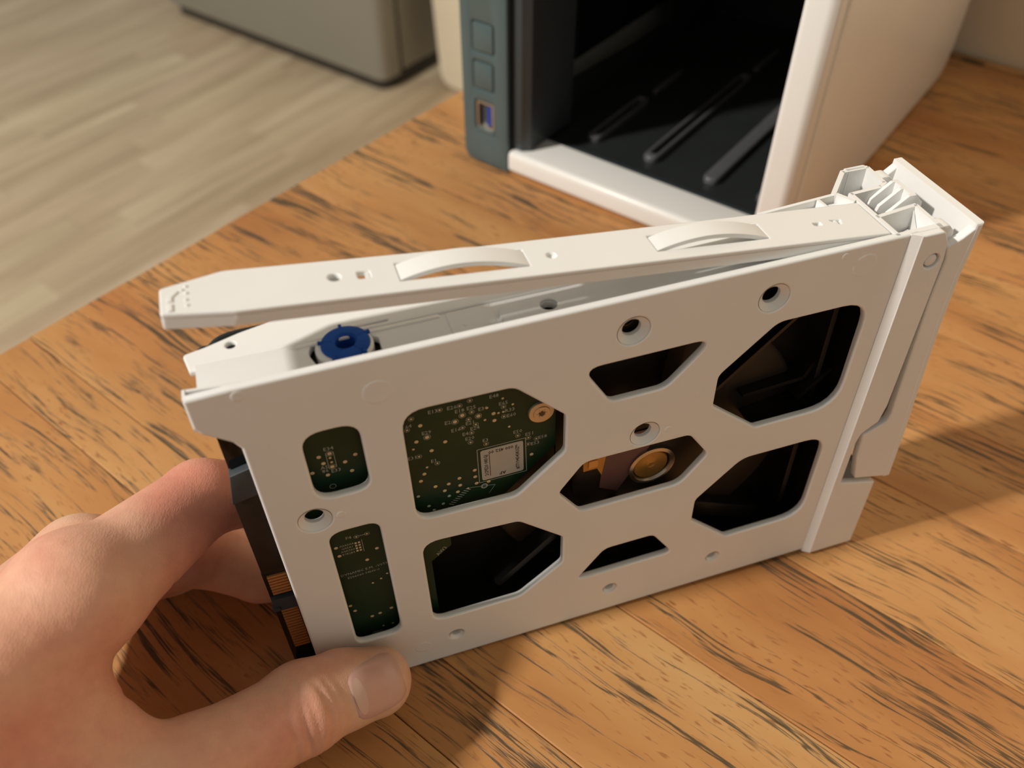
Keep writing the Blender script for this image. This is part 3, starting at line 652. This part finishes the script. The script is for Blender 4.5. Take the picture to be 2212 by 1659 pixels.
# board screw at the corner
q = MB(); q.lathe([(0.9, -3.2), (1.9, -3.25), (2.0, -3.45), (2.9, -3.5), (3.05, -3.75), (3.05, -4.2)], (62.0, 84.0, 0), 'z', 36); q.lathe([(0, -3.7), (.95, -3.25)], (62.0, 84.0, 0), 'z', 6)
for k in range(6):
    a = k*math.pi/3; q.beam((62+.4*math.cos(a), 84+.4*math.sin(a), -3.35), (62+1.25*math.cos(a), 84+1.25*math.sin(a), -3.25), .3, .3)
b = q.build('board_screw', plain('warm_plated_steel', (0.66, 0.52, 0.36, 1), .34, metal=.7), hd_)
q = MB(); q.lathe([(0, -3.16), (.75, -3.16)], (62.0, 84.0, 0), 'z', 6); q.build('screw_socket', M_DSTEEL, b)
# steel screw seen in the upper mounting hole
q = MB(); q.lathe([(0, -3.6), (1.0, -3.5), (1.75, -3.8), (1.9, -4.4), (1.9, -6)], (80.9, 105.2, 0), 'z', 24); q.build('mounting_screw', M_DSTEEL, hd_)
# connector block on the left end
cb_ = MB()
cb_.prism(rounded([(-6.4, 9.2, .3), (-.2, 9.2, .3), (-.2, 50.5, .3), (-6.4, 50.5, .3)], .3, 2), -11.5, -6.4, .15)
cb_.box(-5.6, -.2, 9.2, 12.6, -6.6, -4.6); cn = cb_.build('connector_block', M_BLACK, hd_)
q = MB(); q.box(-6.2, -.6, 35.6, 40.6, -6.6, -5.2); q.box(-6.6, -4.8, 36.6, 37.6, -6, -4.6); q.build('key_block', M_TEALD, cn)
for k in range(7):
    y = 42.0+k*1.12; q = MB(); q.box(-5.4, -.9, y-.36, y+.36, -6.5, -5.9); q.build('contact', M_PINS, cn, sm=False)
for k in range(15):
    y = 17.6+k*1.2; q = MB(); q.box(-5.0, -1.0, y-.36, y+.36, -6.5, -5.9); q.build('contact', M_PINS, cn, sm=False)
q = MB(); q.prism([(-6.2, 51), (-.3, 51), (-.3, 79.0), (-6.2, 78.0)], -14, -5.9, .3); q.build('end_cover', M_BROWN, hd_)
q = MB(); q.prism([(-6.3, 78.2), (-.3, 79.6), (-.3, 88.0), (-4.8, 86.8)], -13, -4.6, .25); q.build('end_step', M_TEALD, hd_)
q = MB(); q.prism([(-4.8, 87.2), (-.3, 88.4), (-.3, 107.5), (-4.8, 107.5)], -14, -6.4, .3); q.build('end_block', M_BLACKG, hd_)

# ------------------------------------------------------------------ loose side strip, its left end lifted (x along it, y up, z towards the viewer)
AL = math.radians(6.5346)
e_ = Vector((math.cos(AL), -math.sin(AL), 0)); n_ = Vector((math.sin(AL), math.cos(AL), 0))
B0 = CO + CR @ Vector((140.7, 113.85, 0))
SM = frame(CR @ e_, CR @ n_, CR.col[2], B0)
sp = empty('side_strip', SM, 'white plastic retaining strip with two arched springs, lifted off the top edge of the tray', 'retaining strip')
outl = rounded([(-147.3, -11.0, .8), (-147.3, -3.6, .6), (-135.2, -2.1, 4), (0, -2.1, .2), (0, -14.8, .2), (-90, -13.6, 30), (-136.5, -14.6, 6)], 1, 6)
spr = [(-105.8, -80.9, -10.75, -5.45), (-53.8, -28.3, -10.6, -5.4)]
holes = [[(a-.1, c-.15), (b+.1, c-.15), (b+.1, d+.15), (a-.1, d+.15)] for a, b, c, d in spr]
holes += [circle(-117.4, -8.7, 1.15, 20), rounded([(-113.2, -9.6), (-110.9, -9.6), (-110.9, -7.4), (-113.2, -7.4)], .3, 2), circle(-75.6, -7.9, .95, 18), rounded([(-15.5, -8.9), (-13.7, -8.9), (-13.7, -7.7), (-15.5, -7.7)], .3, 3), rounded([(-11.2, -9.3), (-8.4, -9.0), (-9.2, -7.2)], .2, 3)]
v, f = plate(outl, holes, -1.25, 0, .3, 2)
q = MB(); q.add([(x, z, y) for x, y, z in v], f); tp = q.build('strip_plate', M_WHITE, sp, ang=30)
# rim below the plate
v, f = plate(outl, [[(p[0]*.9925-.55, -8.2+(p[1]+8.2)*.83) for p in outl]], -3.3, -.6, .2)
q = MB(); q.add([(x, z, y) for x, y, z in v], f)
for x in (-15, -60, -120, -135): q.box(x-.4, x+.4, -3.0, -.6, -13.6, -3.0)
q.build('strip_rim', M_WHITE, sp, ang=30)
for a, b, c, d in spr:
    q = MB(); N = 24; vv = []; ff = []
    for i in range(N+1):
        s_ = i/N; x = a+(b-a)*s_
        h = 2.35*math.sin(math.pi*s_)**.85*(1-.15*(s_-.35)) - .1
        for (dy, z) in ((0, c+.35), (0, d-.05), (-.95, d-.05), (-.95, c+.35)): vv.append((x, h+dy+.05, z))
    for i in range(N):
        for k in range(4): ff.append((i*4+k, i*4+(k+1) % 4, (i+1)*4+(k+1) % 4, (i+1)*4+k))
    ff += [(3, 2, 1, 0), tuple(N*4+k for k in range(4))]
    q.add(vv, ff); q.build('arched_spring', M_WHITE, sp, ang=40)
# pins under the plate and small ribs showing in the holes
for x, z in ((-117.4, -8.7), (-15.0, -8.3)):
    q = MB(); q.lathe([(0, -4.5), (.9, -4.4), (1.15, -3.8), (1.5, -1.0)], (x, 0, z), 'y', 16); q.build('locating_pin', M_WHITE, sp)
q = MB(); q.box(-111.7, -111.0, -2.2, -.3, -9.6, -7.4); q.build('slot_rib', M_WHITE, sp)
q = MB(); q.box(-9.9, -9.4, -2.2, -.2, -9.4, -7.2); q.build('slot_rib', M_WHITE, sp)
q = MB(); q.lathe([(0, -.9), (1.0, -.8), (1.0, -1.3)], (-75.6, 0, -7.9), 'y', 14); q.build('dimple', M_WHITE, sp)
q = MB()
# raised mark near the end: bent line and a row of dots
def bar(x0, x1, z0, z1, h=.28): q.box(x0, x1, -.1, h, z0, z1)
bar(-145.9, -145.3, -6.0, -3.9); bar(-145.9, -145.3, -7.8, -6.6); q.beam((-145.6, .05, -7.8), (-144.6, .05, -9.2), .5, .4, up=(0, 1, 0))
for x, z in ((-143.6, -9.9), (-142.9, -8.8), (-143.0, -6.9), (-142.9, -5.3), (-144.4, -9.4), (-142.9, -10.8)): q.lathe([(0, .3), (.28, .22), (.42, -.05)], (x, 0, z), 'y', 10)
s = q.build('raised_mark', M_WHITE, sp); s['kind'] = 'stuff'
# ------------------------------------------------------------------ the hand: one continuous surface from a blended distance field (mm, world axes)
THUMB_TIP = Vector((-31.5, 102.5, 13.2))
H = dict(
 ttip=(-34.8, 102.3, 15.4), tpad=(-42.5, 97.5, 20.5), tip_=(-50.0, 91.5, 24.4), tmcp=(-71.1, 72.8, 30.5), tcmc=(-104, 45, 46),
 imcp=(-91.0, 97.2, 64.4), ipip=(-75.5, 129.5, 56.0), idip=(-67.5, 139.5, 45.5), itip=(-53.5, 139.6, 41.5),
 mmcp=(-102.1, 115.6, 50.2), mpip=(-86.0, 137.0, 22.0), mdip=(-72.0, 137.4, 11.2), mtip=(-56.5, 137.2, 10.5),
 rmcp=(-110.2, 120.3, 33.8), rpip=(-97.2, 139.3, 14.0), rdip=(-85.4, 146.5, 10.0), rtip=(-70.5, 148.0, 9.5),
 pmcp=(-117.0, 117.0, 23.0), ppip=(-109.0, 137.0, 11.5), pdip=(-98.0, 145.0, 9.5), ptip=(-87.0, 149.0, 8.8),
 wrist=(-136, 26, 66), wrist2=(-143, 38, 48), fore=(-170, -50, 82), fore2=(-178, -40, 70), elb=(-215, -130, 102))
H = {k: np.array(v, float) for k, v in H.items()}
# (a, ra, b, rb, blend)
PR = [
 ('tcmc', 16.0, 'tmcp', 12.0, 7), ('tmcp', 12.0, 'tip_', 9.9, 5), ('tip_', 9.7, 'tpad', 9.4, 3), ('tpad', 9.4, 'ttip', 9.0, 3),
 ('wrist', 20.0, 'tcmc', 15.0, 8), ('wrist', 19.5, 'imcp', 12.2, 6), ('wrist', 18.0, 'mmcp', 10.6, 6), ('wrist2', 18.0, 'rmcp', 11.0, 6), ('wrist2', 17.0, 'pmcp', 10.4, 6),
 ('imcp', 12.4, 'ipip', 9.5, 5), ('ipip', 9.5, 'idip', 8.4, 2), ('idip', 8.4, 'itip', 7.4, 2),
 ('mmcp', 10.6, 'mpip', 9.5, 3), ('mpip', 9.4, 'mdip', 8.4, 2), ('mdip', 8.4, 'mtip', 7.6, 2),
 ('rmcp', 11.6, 'rpip', 9.4, 3), ('rpip', 9.3, 'rdip', 8.2, 2), ('rdip', 8.2, 'rtip', 7.4, 2),
 ('pmcp', 10.4, 'ppip', 8.4, 3), ('ppip', 8.3, 'pdip', 7.4, 2), ('pdip', 7.3, 'ptip', 6.6, 2),
 ('wrist', 22.0, 'fore', 25.0, 12), ('wrist2', 20.0, 'fore2', 24.0, 12), ('fore', 25.0, 'elb', 36.0, 12)]
lo = np.array([-262., -172., -1.]); hi = np.array([-18., 166., 142.]); VX = 0.75
nx, ny, nz = [int(math.ceil((hi[i]-lo[i])/VX))+1 for i in range(3)]
F = np.full((nx, ny, nz), 30.0, np.float32)
ax = [lo[i]+VX*np.arange(n_i) for i, n_i in enumerate((nx, ny, nz))]
def region(pmin, pmax):
    s_ = []
    for i in range(3):
        a = max(0, int((pmin[i]-lo[i])/VX)); b = min(len(ax[i]), int((pmax[i]-lo[i])/VX)+2); s_.append(slice(a, b))
    return tuple(s_)
def grid(s_): return np.meshgrid(ax[0][s_[0]], ax[1][s_[1]], ax[2][s_[2]], indexing='ij')
def smin(a, b, k):
    h = np.clip(.5+.5*(b-a)/k, 0, 1); return b*(1-h)+a*h-k*h*(1-h)
def cone(a, ra, b, rb, k, pad=14):
    s_ = region(np.minimum(a-ra, b-rb)-pad-k, np.maximum(a+ra, b+rb)+pad+k)
    X, Y, Z = grid(s_); d = b-a; L2 = d.dot(d)
    t_ = np.clip(((X-a[0])*d[0]+(Y-a[1])*d[1]+(Z-a[2])*d[2])/L2, 0, 1)
    D = np.sqrt((X-a[0]-t_*d[0])**2+(Y-a[1]-t_*d[1])**2+(Z-a[2]-t_*d[2])**2)-(ra+(rb-ra)*t_)
    F[s_] = smin(F[s_], D.astype(np.float32), k)
def ellip(c, r, axes, k, sub=False):
    c = np.array(c, float); m = max(r)
    s_ = region(c-m-12-k, c+m+12+k); X, Y, Z = grid(s_)
    P = np.stack([X-c[0], Y-c[1], Z-c[2]], -1) @ np.array(axes, float).T
    q_ = P/np.array(r); l = np.sqrt((q_**2).sum(-1)); g = np.sqrt(((P/np.array(r)**2)**2).sum(-1))+1e-6
    D = (l*(l-1)/g).astype(np.float32)
    if sub: F[s_] = -smin(-F[s_], D, k)
    else: F[s_] = smin(F[s_], D, k)
for a, ra, b, rb, k in PR: cone(H[a], ra, H[b], rb, k)
# web and first dorsal muscle between the thumb and index metacarpals
def lerp(a, b, t_): return H[a]*(1-t_)+H[b]*t_
for a, b, r in ((.30, .40, 13), (.50, .60, 11), (.68, .72, 9), (.82, .80, 6.5), (.92, .86, 4.0)):
    cone(lerp('tcmc', 'tmcp', a), r, lerp('wrist', 'imcp', b), r+1.5, 7)
# knuckle pads
ellip(H['imcp']+np.array([-2, 1, 2]), (11.5, 12, 11.5), np.eye(3), 5)
ellip(H['tip_'], (10.6, 10.6, 9.8), np.eye(3), 3)
# creases across the thumb joint (the side away from the tray) and finger joints
tdir = H['ttip']-H['tmcp']; tdir /= np.linalg.norm(tdir)
dors = np.array([.30, -.72, .62]); dors -= tdir*dors.dot(tdir); dors /= np.linalg.norm(dors)
side = np.cross(tdir, dors)
# palm-side creases in the web and under the index finger
# keep skin off the tray, the drive and the table
Z0 = np.array(CR.col[2]); C0 = np.array(CO)
s_ = region(np.array([-60, 60, 0]), np.array([0, 140, 60])); X, Y, Z = grid(s_)
dz = (X-C0[0])*Z0[0]+(Y-C0[1])*Z0[1]+(Z-C0[2])*Z0[2]
X0 = np.array(CR.col[0]); dx_ = (X-C0[0])*X0[0]+(Y-C0[1])*X0[1]+(Z-C0[2])*X0[2]
blk = np.minimum(np.minimum(.25-dz, dz+15), dx_+3.0)   # >0 inside the plate's space
F[s_] = np.where(dx_ > -3.2, np.maximum(F[s_], (.25-dz)*(dz > -14)+(-99)*(dz <= -14)), F[s_])
s_ = region(np.array([-90, 100, 0]), np.array([0, 166, 80])); X, Y, Z = grid(s_)
dz = (X-C0[0])*Z0[0]+(Y-C0[1])*Z0[1]+(Z-C0[2])*Z0[2]
dx_ = (X-C0[0])*X0[0]+(Y-C0[1])*X0[1]+(Z-C0[2])*X0[2]
box = np.minimum(dx_+7.2, dz+23.9)    # >0 inside the drive
F[s_] = np.maximum(F[s_], np.where(dz < 2, box, -99))
F[:, :, 0:3] = np.maximum(F[:, :, 0:3], (0.35-ax[2][0:3])[None, None, :])
F[0] = F[-1] = 5; F[:, 0] = F[:, -1] = 5; F[:, :, 0] = F[:, :, -1] = 5
def surface_nets(F):
    S = F < 0
    c = np.zeros(tuple(d-1 for d in F.shape), np.uint8)
    for i in (0, 1):
        for j in (0, 1):
            for k in (0, 1): c += S[i:i+c.shape[0], j:j+c.shape[1], k:k+c.shape[2]]
    act = (c > 0) & (c < 8); idx = np.full(act.shape, -1, np.int64); cells = np.argwhere(act); idx[act] = np.arange(len(cells))
    pos = np.zeros((len(cells), 3)); cnt_ = np.zeros(len(cells))
    co = [(i, j, k) for i in (0, 1) for j in (0, 1) for k in (0, 1)]
    ed = [(a, b) for a in co for b in co if sum(b)-sum(a) == 1 and all(y >= x for x, y in zip(a, b))]
    for a, b in ed:
        fa = F[cells[:, 0]+a[0], cells[:, 1]+a[1], cells[:, 2]+a[2]]; fb = F[cells[:, 0]+b[0], cells[:, 1]+b[1], cells[:, 2]+b[2]]
        m_ = (fa < 0) != (fb < 0); t_ = np.where(m_, fa/(fa-fb+1e-12), 0)
        p_ = np.array(a)[None, :]+(np.array(b)-np.array(a))[None, :]*t_[:, None]
        pos[m_] += p_[m_]; cnt_[m_] += 1
    pos = cells+pos/cnt_[:, None]
    quads = []
    for a_ in range(3):
        b_, c_ = (a_+1) % 3, (a_+2) % 3
        sl0 = [slice(None)]*3; sl1 = [slice(None)]*3; sl0[a_] = slice(0, -1); sl1[a_] = slice(1, None)
        s0 = S[tuple(sl0)]; s1 = S[tuple(sl1)]; e = np.argwhere(s0 != s1)
        e = e[(e[:, b_] > 0) & (e[:, c_] > 0) & (e[:, b_] < F.shape[b_]-1) & (e[:, c_] < F.shape[c_]-1)]
        flip = s0[e[:, 0], e[:, 1], e[:, 2]]
        def at(db, dc):
            g = e.copy(); g[:, b_] -= db; g[:, c_] -= dc; return idx[g[:, 0], g[:, 1], g[:, 2]]
        Q = np.stack([at(1, 1), at(0, 1), at(0, 0), at(1, 0)], 1)
        Q[~flip] = Q[~flip][:, ::-1]; quads.append(Q)
    return pos, np.concatenate(quads)
pos, quads = surface_nets(F)
pos = lo+pos*VX
me = bpy.data.meshes.new('hand'); me.from_pydata((pos*MM).tolist(), [], quads.tolist())
bm = bmesh.new(); bm.from_mesh(me)
# keep the largest island only
seen = set(); best = []
bm.verts.ensure_lookup_table()
for v0 in bm.verts:
    if v0.index in seen: continue
    st_ = [v0]; seen.add(v0.index); isl = []
    while st_:
        a = st_.pop(); isl.append(a)
        for e in a.link_edges:
            b = e.other_vert(a)
            if b.index not in seen: seen.add(b.index); st_.append(b)
    if len(isl) > len(best): best = isl
keep = {a.index for a in best}
bmesh.ops.delete(bm, geom=[a for a in bm.verts if a.index not in keep], context='VERTS')
for _ in range(2): bmesh.ops.smooth_vert(bm, verts=bm.verts, factor=.5, use_axis_x=True, use_axis_y=True, use_axis_z=True)
bmesh.ops.recalc_face_normals(bm, faces=bm.faces); bm.normal_update()
# skin creases pressed in along the surface normal: across the thumb joint, in the web, under the index finger
Pv = np.array([v_.co for v_ in bm.verts])/MM; Nv = np.array([v_.normal for v_ in bm.verts]); D = np.zeros(len(Pv))
dl = Pv-H['tip_']; al = dl @ tdir; dd = dl @ dors; sd = dl @ side
wgt = np.clip(dd/5, 0, 1)*np.exp(-(sd/8.5)**4)*(np.abs(al) < 22)
for off, dep, wd_, bend in ((-4.6, .62, .62, .035), (-2.2, .30, .5, -.02), (1.8, .62, .6, -.035), (4.0, .30, .5, -.03), (-7.8, .28, .6, .02), (6.5, .15, .6, -.02)):
    D -= dep*wgt*np.exp(-((al-off-bend*sd**2*.5)/wd_)**2)
D += .28*wgt*np.exp(-((al+.3)/2.2)**2)
def groove(c, n, depth, width, length):
    global D
    c = np.array(c, float); n = np.array(n, float); n /= np.linalg.norm(n)
    q_ = Pv-c; D = D-depth*np.exp(-((q_ @ n)/width)**2)*np.exp(-((q_**2).sum(1))/(length**2))
groove((-84, 86, 44), (.9, .2, -.3), .7, .9, 9)
groove((-86, 92, 46), (.6, .75, .1), .5, .8, 8)
groove((-80, 108, 55), (.35, .9, -.2), .35, .8, 8)
groove((-72, 131, 52), (.5, .8, -.3), .4, .7, 7)
for k in range(9):
    groove((-92-2.2*k*.4, 88-6*k, 70), (.5+.05*k, .8, .15*((k % 3)-1)), .10, .8, 14)
for v_, d_, n_2 in zip(bm.verts, D, Nv): v_.co += Vector(n_2*d_*MM)
bvh = BVHTree.FromBMesh(bm)
bm.to_mesh(me); bm.free()
me.polygons.foreach_set('use_smooth', [True]*len(me.polygons)); me.materials.append(M_SKIN)
hand = bpy.data.objects.new('hand', me); link(hand)
tag(hand, 'bare left hand pinching the lower corner of the white tray, thumb in front', 'hand')
# thumbnail: a thin curved plate laid on the thumb
cd = -Vector((-.134, .455, -.88)).normalized()
nn = (cd*.75+Vector(dors)*.35).normalized(); na = Vector(tdir); na = (na-nn*na.dot(nn)).normalized(); nb = nn.cross(na)
nc = Vector((-34.8, 102.3, 15.4))-na*1.0+nb*.3
def nail(name, a0, a1, half, lift, mat, parent, power=2.6, NA=22, NB=18, sink=1.0):
    V = []; Fq = []
    for i in range(NA+1):
        a = a0+(a1-a0)*i/NA; s2 = (i/NA)*2-1
        hw = half*(1-abs(s2)**power)**(1/power) if abs(s2) < 1 else .02*half
        hw = max(hw, half*.12)
        for j in range(NB+1):
            b = hw*(2*j/NB-1)
            o = nc+na*a+nb*b+nn*30
            loc, nrm, ix, dist = bvh.ray_cast(o*MM, -nn)
            if loc is None: loc = (nc+na*a+nb*b)*MM; nrm = nn
            e_d = min(1, (1-abs(2*j/NB-1))*5, (1-abs(s2))*5)
            V.append(tuple(loc/MM+nn*(lift*((1-1.7*sink)+1.7*sink*e_d if sink else 1))))
    for i in range(NA):
        for j in range(NB):
            k = i*(NB+1)+j; Fq.append((k, k+1, k+NB+2, k+NB+1))
    q = MB(); q.add(V, Fq); return q.build(name, mat, parent)
nl = nail('thumbnail', -7.6, 7.4, 7.4, .36, M_NAIL, hand, power=3.2)
lu = nail('nail_base', -6.6, -3.6, 4.6, .375, M_LUN, nl, power=2.0, sink=0)
bpy.context.view_layer.update()
